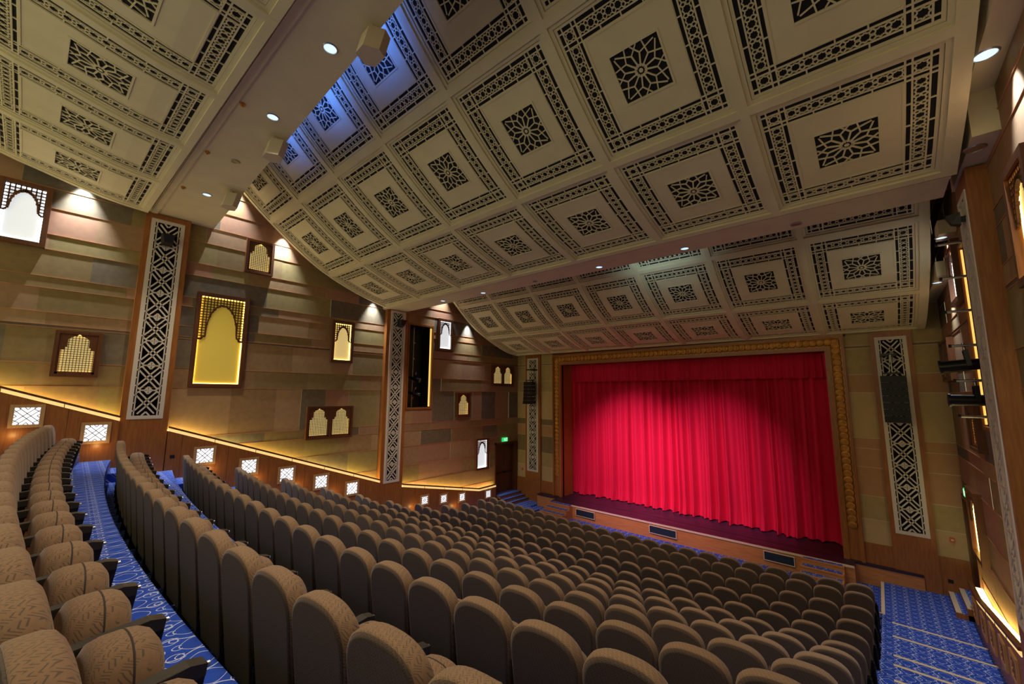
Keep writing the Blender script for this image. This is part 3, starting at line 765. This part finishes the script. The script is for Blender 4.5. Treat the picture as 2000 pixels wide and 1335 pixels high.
# reveal and stage box
OX0, OX1, OZ = PX0+.50, PX1-.50, PZT-.50
mb = MB()
mb.box((OX0-.05,YF,SF),(OX0,17.35,OZ+.5),M['wood']); mb.box((OX1,YF,SF),(OX1+.05,17.35,OZ+.5),M['wood']); mb.box((OX0,YF,OZ),(OX1,17.1,OZ+.05),M['dwood'])
mb.box((OX0-1.2,19,SF),(OX1+1.2,19.1,4),M['void']); mb.box((OX0-1.25,17.35,SF),(OX0-1.2,19,4),M['void']); mb.box((OX1+1.2,17.35,SF),(OX1+1.25,19,4),M['void']); mb.box((OX0-1.2,17.1,3.9),(OX1+1.2,19,4),M['void'])
mb.build('wall_stage_reveal', kind='structure')
def sfy(x): return 15.47+.028*(x+12.0)      # front edge of the stage
mb = MB(); n = 28; xa, xb = -12.9, .54
mb.box((OX0-1.2,16.4,-5.0),(OX1+1.2,19.0,SF),M['stage'])
for i in range(n):
    a, b = xa+(xb-xa)*i/n, xa+(xb-xa)*(i+1)/n
    dd = .5 if (b>-.9 and a>-1.3) else (.62 if b < -10.4 else 0)
    mb.hexa([(a,sfy(a)+dd,-4.96),(b,sfy(b)+dd,-4.96),(b,16.42,-4.96),(a,16.42,-4.96)], [(a,sfy(a)+dd,SF),(b,sfy(b)+dd,SF),(b,16.42,SF),(a,16.42,SF)], M['stage'])
st = mb.build('stage_floor', kind='structure')
mb = MB()
for i in range(n):
    a, b = xa+(xb-xa)*i/n, xa+(xb-xa)*(i+1)/n; dd = .5 if (b>-.9 and a>-1.3) else (.62 if b < -10.4 else 0)
    mb.hexa([(a,sfy(a)+.02+dd,-6),(b,sfy(b)+.02+dd,-6),(b,16.42,-6),(a,16.42,-6)], [(a,sfy(a)+.02+dd,-4.96),(b,sfy(b)+.02+dd,-4.96),(b,16.42,-4.96),(a,16.42,-4.96)], M['woodh'])
    if not dd: mb.hexa([(a,sfy(a)-.005,-4.955),(b,sfy(b)-.005,-4.955),(b,sfy(b)+.03,-4.955),(a,sfy(a)+.03,-4.955)], [(a,sfy(a)-.005,SF+.004),(b,sfy(b)-.005,SF+.004),(b,sfy(b)+.03,SF+.004),(a,sfy(a)+.03,SF+.004)], M['nose'])
mb.build('trim_2', label='orange wood front of the stage', kind='structure')
for i, (a, b) in enumerate(((-10.25,-9.35),(-6.95,-5.95),(-3.15,-2.35))):
    mb = MB(); y = sfy((a+b)/2)
    mb.box((a,y-.02,-5.27),(b,y+.02,-5.02),M['vent']);
    o = mb.build('stage_vent', label='dark rectangular vent in the stage front, %s' % ['leftmost of three','middle of three','rightmost of three'][i], cat='vent', group='vents in the stage front')
    f = MB()
    for q in (((a-.02,y-.028,-5.29),(b+.02,y,-5.27)),((a-.02,y-.028,-5.02),(b+.02,y,-5.0)),((a-.02,y-.028,-5.27),(a,y,-5.02)),((b,y-.028,-5.27),(b+.02,y,-5.02))): f.box(*q, M['nose'])
    f.build('vent_frame', o)
def stage_steps(x0, x1, label):
    y = sfy((x0+x1)/2)+.08; b = MB(); c = MB(); n = 4; d = .27
    for i in range(n):
        zt = SF-.14*i-.02; ya, yb = y-d*(i), y-d*(i+1)
        b.box((x0,yb,-6),(x1,ya,zt-.012),M['woodh']); c.box((x0+.05,yb+.05,zt-.012),(x1-.05,ya,zt+.003),M['carpet']); b.box((x0,yb-.015,zt-.035),(x1,yb+.05,zt),M['woodh'])
    b.box((x0,y,-6),(x1,y+.6,SF-.012),M['woodh']); c.box((x0+.02,y,SF-.012),(x1-.02,y+.6,SF-.004),M['stage'])
    o = b.build('stage_steps', label=label, cat='steps', group='steps up to the stage'); c.build('step_carpet', o, label='blue patterned step carpet')
stage_steps(-11.68, -10.46, 'wooden steps with blue treads at left end of the stage')
stage_steps(-2.15, -1.12, 'wooden steps with blue treads at right end of the stage')

# curtain
def drape(name, x0, x1, z0, z1, y, amp, seed, label, nx=760, nz=14, folds=46, pud=0, parent=None):
    rnd = random.Random(seed); ph = []
    x = 0; 
    cen = []; t = 0
    while t < 1.02: t += rnd.uniform(.55,1.5)/folds; cen.append((t, rnd.uniform(.5,1.25), rnd.uniform(.16,.36)/folds*1.5))
    vs = []; fs = []
    for j in range(nz+1):
        v = j/nz; z = z0+(z1-z0)*v
        for i in range(nx+1):
            u = i/nx; o = 0
            for (c, a, w_) in cen:
                d_ = (u-c-(.004*math.sin(c*40))*(1-v))/w_
                if abs(d_) < 3: o += a*math.exp(-d_*d_)
            o = min(o, 1.25)
            yy = y-amp*o*(.75+.35*(1-v))
            if pud and v < .06: yy -= pud*(1-v/.06)*(.5+.6*math.sin(u*260+seed)**2*o)
            zz = z+(.03*abs(math.sin(u*folds*5.1))*(1 if j == 0 else 0) if pud else 0)
            vs.append((x0+(x1-x0)*u, yy, zz))
    for j in range(nz):
        for i in range(nx): k = j*(nx+1)+i; fs.append((k,k+1,k+nx+2,k+nx+1))
    mb = MB(); mb.raw(vs, fs, M['curtain'], True)
    return mb.build(name, label=label, cat='curtain' if not parent else None, parent=parent)
drape('stage_curtain', OX0-.55, OX1+.45, SF+.01, 1.6, 17.85, .32, 4, 'large crimson velvet stage curtain closed across the opening', pud=.12, nz=24, folds=36)
drape('curtain_valance', OX0-.2, OX1+.2, .62, 1.75, 17.42, .10, 9, 'short dark red valance above the stage curtain', nx=500, nz=6, folds=60)

# line array speakers
def line_array(x, zt, n, label, s=1):
    root = empty('line_array_speaker', (x,15.9,zt), label, 'speaker', 'hanging line array speakers')
    b = MB(); b.tube((0,0,.1),(0,0,.62),.012,M['steel'],8); b.box((-.22*s,-.10,.06),(.22*s,.10,.10),M['bmetal']); b.box((-.25*s,.0,.60),(.15*s,.5,.66),M['bmetal']); b.tube((-.06,0,.1),(-.02,0,.6),.01,M['steel'],6); b.build('hanging_frame', root)
    y, z, a = 0, 0, 0
    for i in range(n):
        h = .19; c = MB(); w_ = .30*s
        a = -.02*i*i*.35
        dy, dz = math.sin(a)*h, -math.cos(a)*h
        lo = [(-w_,-.16+y+dy,z+dz+.008),(w_,-.16+y+dy,z+dz+.008),(w_*.8,.22+y+dy,z+dz+.03),(-w_*.8,.22+y+dy,z+dz+.03)]
        hi = [(-w_,-.16+y,z),(w_,-.16+y,z),(w_*.8,.22+y,z-.02),(-w_*.8,.22+y,z-.02)]
        c.hexa(lo, hi, M['black']); c.build('speaker_cabinet', root); y += dy; z += dz
line_array(-13.25, .62, 6, 'black hanging speaker array left of the stage', .9)
line_array(.37, .58, 7, 'black hanging speaker array right of the stage', .9)

# doors
def door(X, sgn, op, name):
    y0,z0,y1,z1 = op; mb = MB(); P = lambda u,v,n: (X+sgn*n, u, v)
    for (a,b,c,d) in ((y0-.06,z0,y0+.03,z1+.06),(y1-.03,z0,y1+.06,z1+.06),(y0-.06,z1-.03,y1+.06,z1+.06)): mb.box(*sorted_box(P(a,b,-.3),P(c,d,.05)), M['dwood'])
    o = mb.build(name, kind='structure'); ym = (y0+y1)/2
    for i, (a,c) in enumerate(((y0+.03,ym-.006),(ym+.006,y1-.03))):
        l = MB(); l.box(*sorted_box(P(a,z0,-.28),P(c,z1-.03,-.23)), M['dwood'])
        w_ = c-a
        for (p,q) in ((.08,.44),(.50,.93)):
            H = z1-z0; l.box(*sorted_box(P(a+w_*.15,z0+H*p,-.23),P(c-w_*.15,z0+H*q,-.215)), M['wood'] if False else M['dwood'])
        lf = l.build('door_leaf', o)
        h = MB(); zz = z0+1.05; h.tube(P(a+.08,zz,-.17),P(c-.08,zz,-.17),.02,M['bmetal'],8); h.box(*sorted_box(P(a+.05,zz-.05,-.23),P(a+.13,zz+.05,-.16)),M['bmetal']); h.build('push_bar', lf)
door(XL, 1, DOORL, 'door_1'); door(XR, -1, DOORR, 'door_2')
def exit_sign(p, sgn, label):
    b = MB(); x,y,z = p; b.box((min(x,x+sgn*.05),y-.2,z-.10),(max(x,x+sgn*.05),y+.2,z+.10),M['exit']); o = b.build('exit_sign', label=label, cat='sign')
    s = MB(); X = x+sgn*.053
    P = lambda u,v,n: (X+sgn*n, y+u, z+v)
    for q in (((-.10,.0),(-.04,.05)),((-.04,.05),(-.02,-.01)),((-.02,-.01),(-.06,-.07)),((-.02,-.01),(.02,-.05)),((-.04,.05),(.01,.02)),((.06,-.08),(.06,.07)),((.14,-.08),(.14,.07)),((.06,.07),(.14,.07))): strap(s, P, q[0], q[1], .02, 0, .003, M['exitw'])
    s.build('running_man', o)
exit_sign((XL+.02,15.45,-2.36), 1, 'green lit exit sign above the left double door'); exit_sign((XR-.02,15.5,-2.42), -1, 'green lit exit sign above the right door')
for x, z, lab in ((-14.25,-3.93,'red fire call point on pale panel left of the stage'), (1.18,-3.85,'red fire call point on the pale panel right of stage')):
    b = MB(); b.box((x-.05,YF-.05,z-.05),(x+.05,YF+.0,z+.05),M['red']); o = b.build('fire_call_point', label=lab, cat='call point')
    g = MB(); g.box((x-.025,YF-.053,z-.02),(x+.025,YF-.05,z+.02),M['exitw' if False else 'white']); g.build('glass', o)
for i, (y, z) in enumerate(((2.02,-1.75),(9.75,-4.9))):
    b = MB(); b.box((XL+.25,y-.05,z-.04),(XL+.262,y+.05,z+.04),M['black']); b.build('wall_socket', label='small dark socket in left wainscot, %s' % ['behind the third row from back','near the middle pilaster'][i], cat='socket')
b = MB(); b.box((1.0,YF-.075,-4.97),(1.1,YF-.06,-4.88),M['black']); b.build('wall_socket', label='small dark socket in the wood right of the stage', cat='socket')

# ------------------------------------------------------------------ floor tiers
XC = -6.6; RC = 55
YR = {13:-.02,12:1.11,11:2.33,10:3.48,9:4.66,8:5.80,7:6.97,6:8.10,5:9.33,4:10.56,3:11.60,2:12.50,1:13.24}  # y at both ends, mean
TOPZ = {13:-.77,12:-1.18,11:-1.63,10:-2.07,9:-2.52,8:-2.95,7:-3.38,6:-3.78,5:-4.12,4:-4.40,3:-4.52,2:-4.54,1:-4.60}
SH = .93
def rowy(k, x):
    RC = {1:40,2:43,3:48}.get(k, 55)
    y = YR[k] + (x-XC)**2/(2*RC) - 6.1**2/(2*RC) + .037*(x-XC)
    return y
FZ_ = {k: TOPZ[k]-SH for k in TOPZ}; FL_ = dict(FZ_); FL_[1] = -5.47; FL_[2] = -5.46; FL_[3] = -5.44
def strip_floor(mb, xs, ya, yb, z, zlow):
    for a, b in zip(xs, xs[1:]):
        mb.face([(a,ya(a),z),(b,ya(b),z),(b,yb(b),z),(a,yb(a),z)], M['carpet'])
        mb.face([(a,yb(a),z),(b,yb(b),z),(b,yb(b),zlow),(a,yb(a),zlow)], M['carpet'])
mb = MB()
xs = [-13.35+13.0*i/26 for i in range(27)]
for k in range(13, 0, -1):
    ya = (lambda x, k=k: rowy(k,x)-.20)
    yb = (lambda x, k=k: rowy(k-1,x)-.20) if k > 1 else (lambda x: 16.3)
    zl = FL_[k-1] if k > 1 else FL_[k]-.1
    if k == 13:      # tiers carrying on behind the last visible row, added to block low rear light
        for j in range(5): strip_floor(mb, [-14.34]+xs+[1.27], lambda x, j=j: rowy(13,x)-.2-.95*(j+1), lambda x, j=j: rowy(13,x)-.2-.95*j, FZ_[13]+(.36*j+.1 if j else .02), FZ_[13]-.3+(.36*(j-1) if j else 0))
    strip_floor(mb, xs, ya, yb, FL_[k], zl)
# side aisles with half steps
def zat(k, half): return (FZ_[k]+FZ_[min(k+1,13)])/2 if half else FZ_[k]
for k in range(13, 1, -1):
    for half in (True, False):
        za = (FZ_[k]+FZ_[k+1])/2 if (half and k < 13) else FZ_[k]+(.2 if half else 0)
        for xs2 in ([-14.34,-13.35], [-.35,.5,1.27]):
            if xs2[0] > -1 and YR[k] > 9.5: continue
            d0, d1 = (-.2, .38) if half else (.38, None)
            ya = (lambda x, k=k, d0=d0: rowy(k,x)+d0)
            yb = (lambda x, k=k: rowy(k,x)+.38) if half else (lambda x, k=k: rowy(k-1,x)-.2)
            strip_floor(mb, xs2, ya, yb, za, za-.5)
            for a, b in zip(xs2, xs2[1:]):
                xx = -13.35 if xs2[0] < -1 else -.35
            mb.face([(xx,ya(xx),za),(xx,yb(xx),za),(xx,yb(xx),za-.5),(xx,ya(xx),za-.5)], M['carpet'])
strip_floor(mb, [-14.34,-13.35], lambda x: rowy(1,x)-.2, lambda x: 16.45, -5.42, -5.6)
mb.build('floor', kind='structure')
# right aisle steps down to the platform beside the stage
mb = MB(); ns = MB()
AY = [(16.48,-5.31),(13.30,-5.17),(12.25,-5.03),(11.05,-4.88),(10.35,-4.73),(9.5,-4.58),(8.8,-4.44),(8.2,-4.3)]
for i in range(len(AY)):
    y1, z = AY[i]; z = AY[i][1]
    ytop = AY[i][0]; ybot = AY[i+1][0] if i+1 < len(AY) else 7.4
    mb.box((-.36,ybot-.02,z-.9),(1.29,ytop,z), M['carpet'])
mb.build('floor_steps_right', label='blue carpeted steps beside the right wall', cat='steps', kind='structure')
for i in range(1, 6):
    y, z = AY[i]; b = MB(); b.box((-.18,y-.06,z-.004),(1.26,y+.006,z+.006),M['nose']); b.box((-.18,y,z-.05),(1.26,y+.007,z+.006),M['nose'])
    b.build('stair_nosing', label='cream stair nosing strip, %s up from the stage on the right aisle' % ORD[i], cat='stair nosing', group='nosing strips on the right aisle')
b = MB(); b.box((-.37,14.05,-5.32),(-.30,16.3,-5.303),M['nose']); b.box((-.5,13.98,-5.32),(-.30,14.05,-5.303),M['nose'])
b.build('stair_nosing', label='cream corner nosing strip beside the front row seats', cat='stair nosing')
# two steps up to the right door
b = MB(); c = MB()
for i, (x0, z) in enumerate(((.98,-5.18),(1.18,-5.04))):
    b.box((x0,14.98+.0*i,-5.31),(XR+.25,16.4,z-.006),M['wood']); c.box((x0+.10,15.0,z-.006),(XR+.25,16.4,z+.002),M['carpet']); c.box((x0,15.0,z-.006),(x0+.10,16.4,z+.006),M['nose'])
o = b.build('door_steps', label='two carpeted steps with pale nosing at the right door', cat='steps'); c.build('step_carpet', o)
# landing and steps at the left door
b = MB(); c = MB()
for i, (x1, z) in enumerate(((-14.22,-5.05),(-13.95,-5.17),(-13.7,-5.29))):
    b.box((XL-.3,14.82,-5.6),(x1,16.42,z-.006),M['wood']); c.box((XL-.3,14.84,z-.006),(x1-.05,16.42,z),M['carpet']); b.box((x1-.05,14.82,z-.02),(x1,16.42,z+.004),M['black'])
o = b.build('door_steps', label='dark edged carpeted steps below the left double door', cat='steps'); c.build('step_carpet', o)
b = MB(); b.box((-13.7,14.9,-5.6),(-12.3,15.5,-5.40),M['carpet']); b.box((-13.7,14.84,-5.42),(-12.3,14.9,-5.395),M['black']); b.box((-13.7,15.5,-5.6),(-12.9,16.4,-5.40),M['carpet']); b.build('side_landing', label='blue carpeted landing with black edge left of the stage', cat='landing')

# ------------------------------------------------------------------ seats
def outline(w, z0, z1, r, n=9, nb=3):
    """closed outline, arched top; returns list of (x,z)"""
    pts = []
    for i in range(nb+1): pts.append((w*(.90+.10*i/nb), z0+(z1-r-z0)*i/nb))
    for i in range(1, 2*n): 
        a = PI*i/(2*n); e = .80
        cx, sz = math.cos(a), math.sin(a)
        pts.append((w*math.copysign(abs(cx)**e, cx), (z1-r)+r*abs(sz)**e))
    for i in range(nb, -1, -1): pts.append((-w*(.90+.10*i/nb), z0+(z1-r-z0)*i/nb))
    return pts
def lean(x, y, z): return (x, y-.11*(z-.40), z)
def shell_mesh(mb, loops, m, cap0=None, cap1=None):
    n = len(loops[0]); vs = [p for l in loops for p in l]
    fs = []
    for k in range(len(loops)-1):
        for i in range(n): fs.append((k*n+i, k*n+(i+1)%n, (k+1)*n+(i+1)%n, (k+1)*n+i))
    mb.raw(vs, fs, m, True)
    if cap0: mb.face(loops[0][::-1], cap0)
    if cap1: mb.face(loops[-1], cap1)
def make_seat():
    root = empty('theatre_seat', (0,0,0), '', 'seat')
    # backrest: y<0 is the rear
    b = MB(); base = outline(.270, .30, .99, .21)
    def lp(s, y, dz=0): return [lean(x*s, y, .60+(z-.60)*(s if z > .60 else 1)+dz) for x, z in base]
    shell_mesh(b, [lp(.975,-.050), lp(.995,-.044), lp(1.0,-.03), lp(1.0,.03), lp(.975,.056), lp(.91,.072), lp(.75,.082), lp(.45,.086)], M['fab'], M['fab'], M['fab'])
    bk = b.build('backrest', root)
    p = MB(); pb = outline(.2615, .12, .981, .205)
    def lq(s, y): return [lean(x*s, y, .55+(z-.55)*(s if z > .55 else 1)) for x, z in pb]
    shell_mesh(p, [lq(1.0,-.044), lq(.992,-.056), lq(.93,-.061)], M['fab_shade'], None, M['fab_shade'])
    p.build('back_panel', bk, label='fabric rear panel darkened with shade')
    # folded seat pad standing up in front
    s = MB(); sb = outline(.208, .24, .70, .30)
    def ls(sc, y): return [(x*sc, y+.05*(z-.24), .42+(z-.42)*sc) for x, z in sb]
    shell_mesh(s, [ls(.5,.105), ls(.82,.112), ls(.96,.135), ls(1.0,.175), ls(1.0,.240)], M['fab'], M['fab'])
    shell_mesh(s, [ls(1.0,.240), ls(1.003,.242), ls(1.003,.246), ls(1.0,.248)], M['seam'])
    shell_mesh(s, [ls(1.0,.248), ls(.975,.29), ls(.90,.325), ls(.75,.35), ls(.45,.362)], M['fab'], None, M['fab'])
    s.build('seat_pad', root)
    a = MB(); x0 = .2775
    pr = [(.06,.585),(.40,.615),(.46,.60),(.455,.555),(.40,.555),(.06,.535)]
    a.hexa([(x0-.034,y,z) for y,z in pr], [(x0+.034,y,z) for y,z in pr], M['armr']); ar = a.build('armrest', root)
    e = MB(); e.tube((x0,.455,.58),(x0,.476,.58),.012,M['steel'],8); e.build('end_cap', ar)
    st = MB(); pr = [(.0,.0),(.38,.0),(.46,.56),(.08,.56)]
    st.hexa([(x0-.02,y,z) for y,z in pr], [(x0+.02,y,z) for y,z in pr], M['black'])
    st.hexa([(x0-.024,y,z) for y,z in ((.09,.12),(.29,.12),(.34,.53),(.12,.53))], [(x0+.024,y,z) for y,z in ((.09,.12),(.29,.12),(.34,.53),(.12,.53))], M['wood'])
    st.build('seat_stand', root)
    return root
seat0 = make_seat(); seats = []
NS_ = 23; XS0 = -12.86; PITCH = (-.72-XS0)/(NS_-1); used = False
ROWN = {1:'front row', 13:'rearmost row'}
for k in range(2, 13): ROWN[k] = '%s row from the stage' % ORD[k]
for k in range(13, 0, -1):
    for i in range(NS_):
        x = XS0+PITCH*i; y = rowy(k, x); z = FZ_[k]
        if not (in_view(x,y,z+.95,70) or in_view(x,y,z+.5,70) or in_view(x,y+.45,z+.6,70)): continue
        if k == 13 and x > -1.3: continue
        o = seat0 if not used else copy_tree(seat0); used = True
        dy = (rowy(k,x+.1)-rowy(k,x-.1))/.2
        o.location = (x,y+(.035 if k == 13 else .03),z); o.rotation_euler = (0,0,math.atan(dy))
        if i < NS_/2: pos = '%s from the left end' % ORD[i+1]
        else: pos = '%s from the right end' % ORD[NS_-i]
        tag(o, 'brown patterned folding seat, %s of the %s' % (pos, ROWN[k]), 'seat', 'theatre seats in curved rows')
        if i == NS_-1:
            e = MB(); pr = [(-.06,.0),(.36,.0),(.45,.56),(.0,.56)]; e.hexa([(.30,y_,z_) for y_,z_ in pr], [(.325,y_,z_) for y_,z_ in pr], M['black']); e.hexa([(.324,y_,z_) for y_,z_ in ((.02,.14),(.26,.14),(.36,.50),(.03,.50))], [(.332,y_,z_) for y_,z_ in ((.02,.14),(.26,.14),(.36,.50),(.03,.50))], M['lwood']); e.build('end_panel', o)
        if i == 0:
            l = MB(); x0 = -.2775
            pr = [(-.02,.585),(.40,.615),(.46,.60),(.455,.555),(.40,.555),(-.02,.535)]
            l.hexa([(x0-.033,y_,z_) for y_,z_ in pr], [(x0+.033,y_,z_) for y_,z_ in pr], M['armr']); l.build('armrest', o)
            e = MB(); pr = [(-.06,.0),(.36,.0),(.45,.56),(.0,.56)]; e.hexa([(-.30,y_,z_) for y_,z_ in pr], [(-.27,y_,z_) for y_,z_ in pr], M['black']); e.build('end_panel', o)
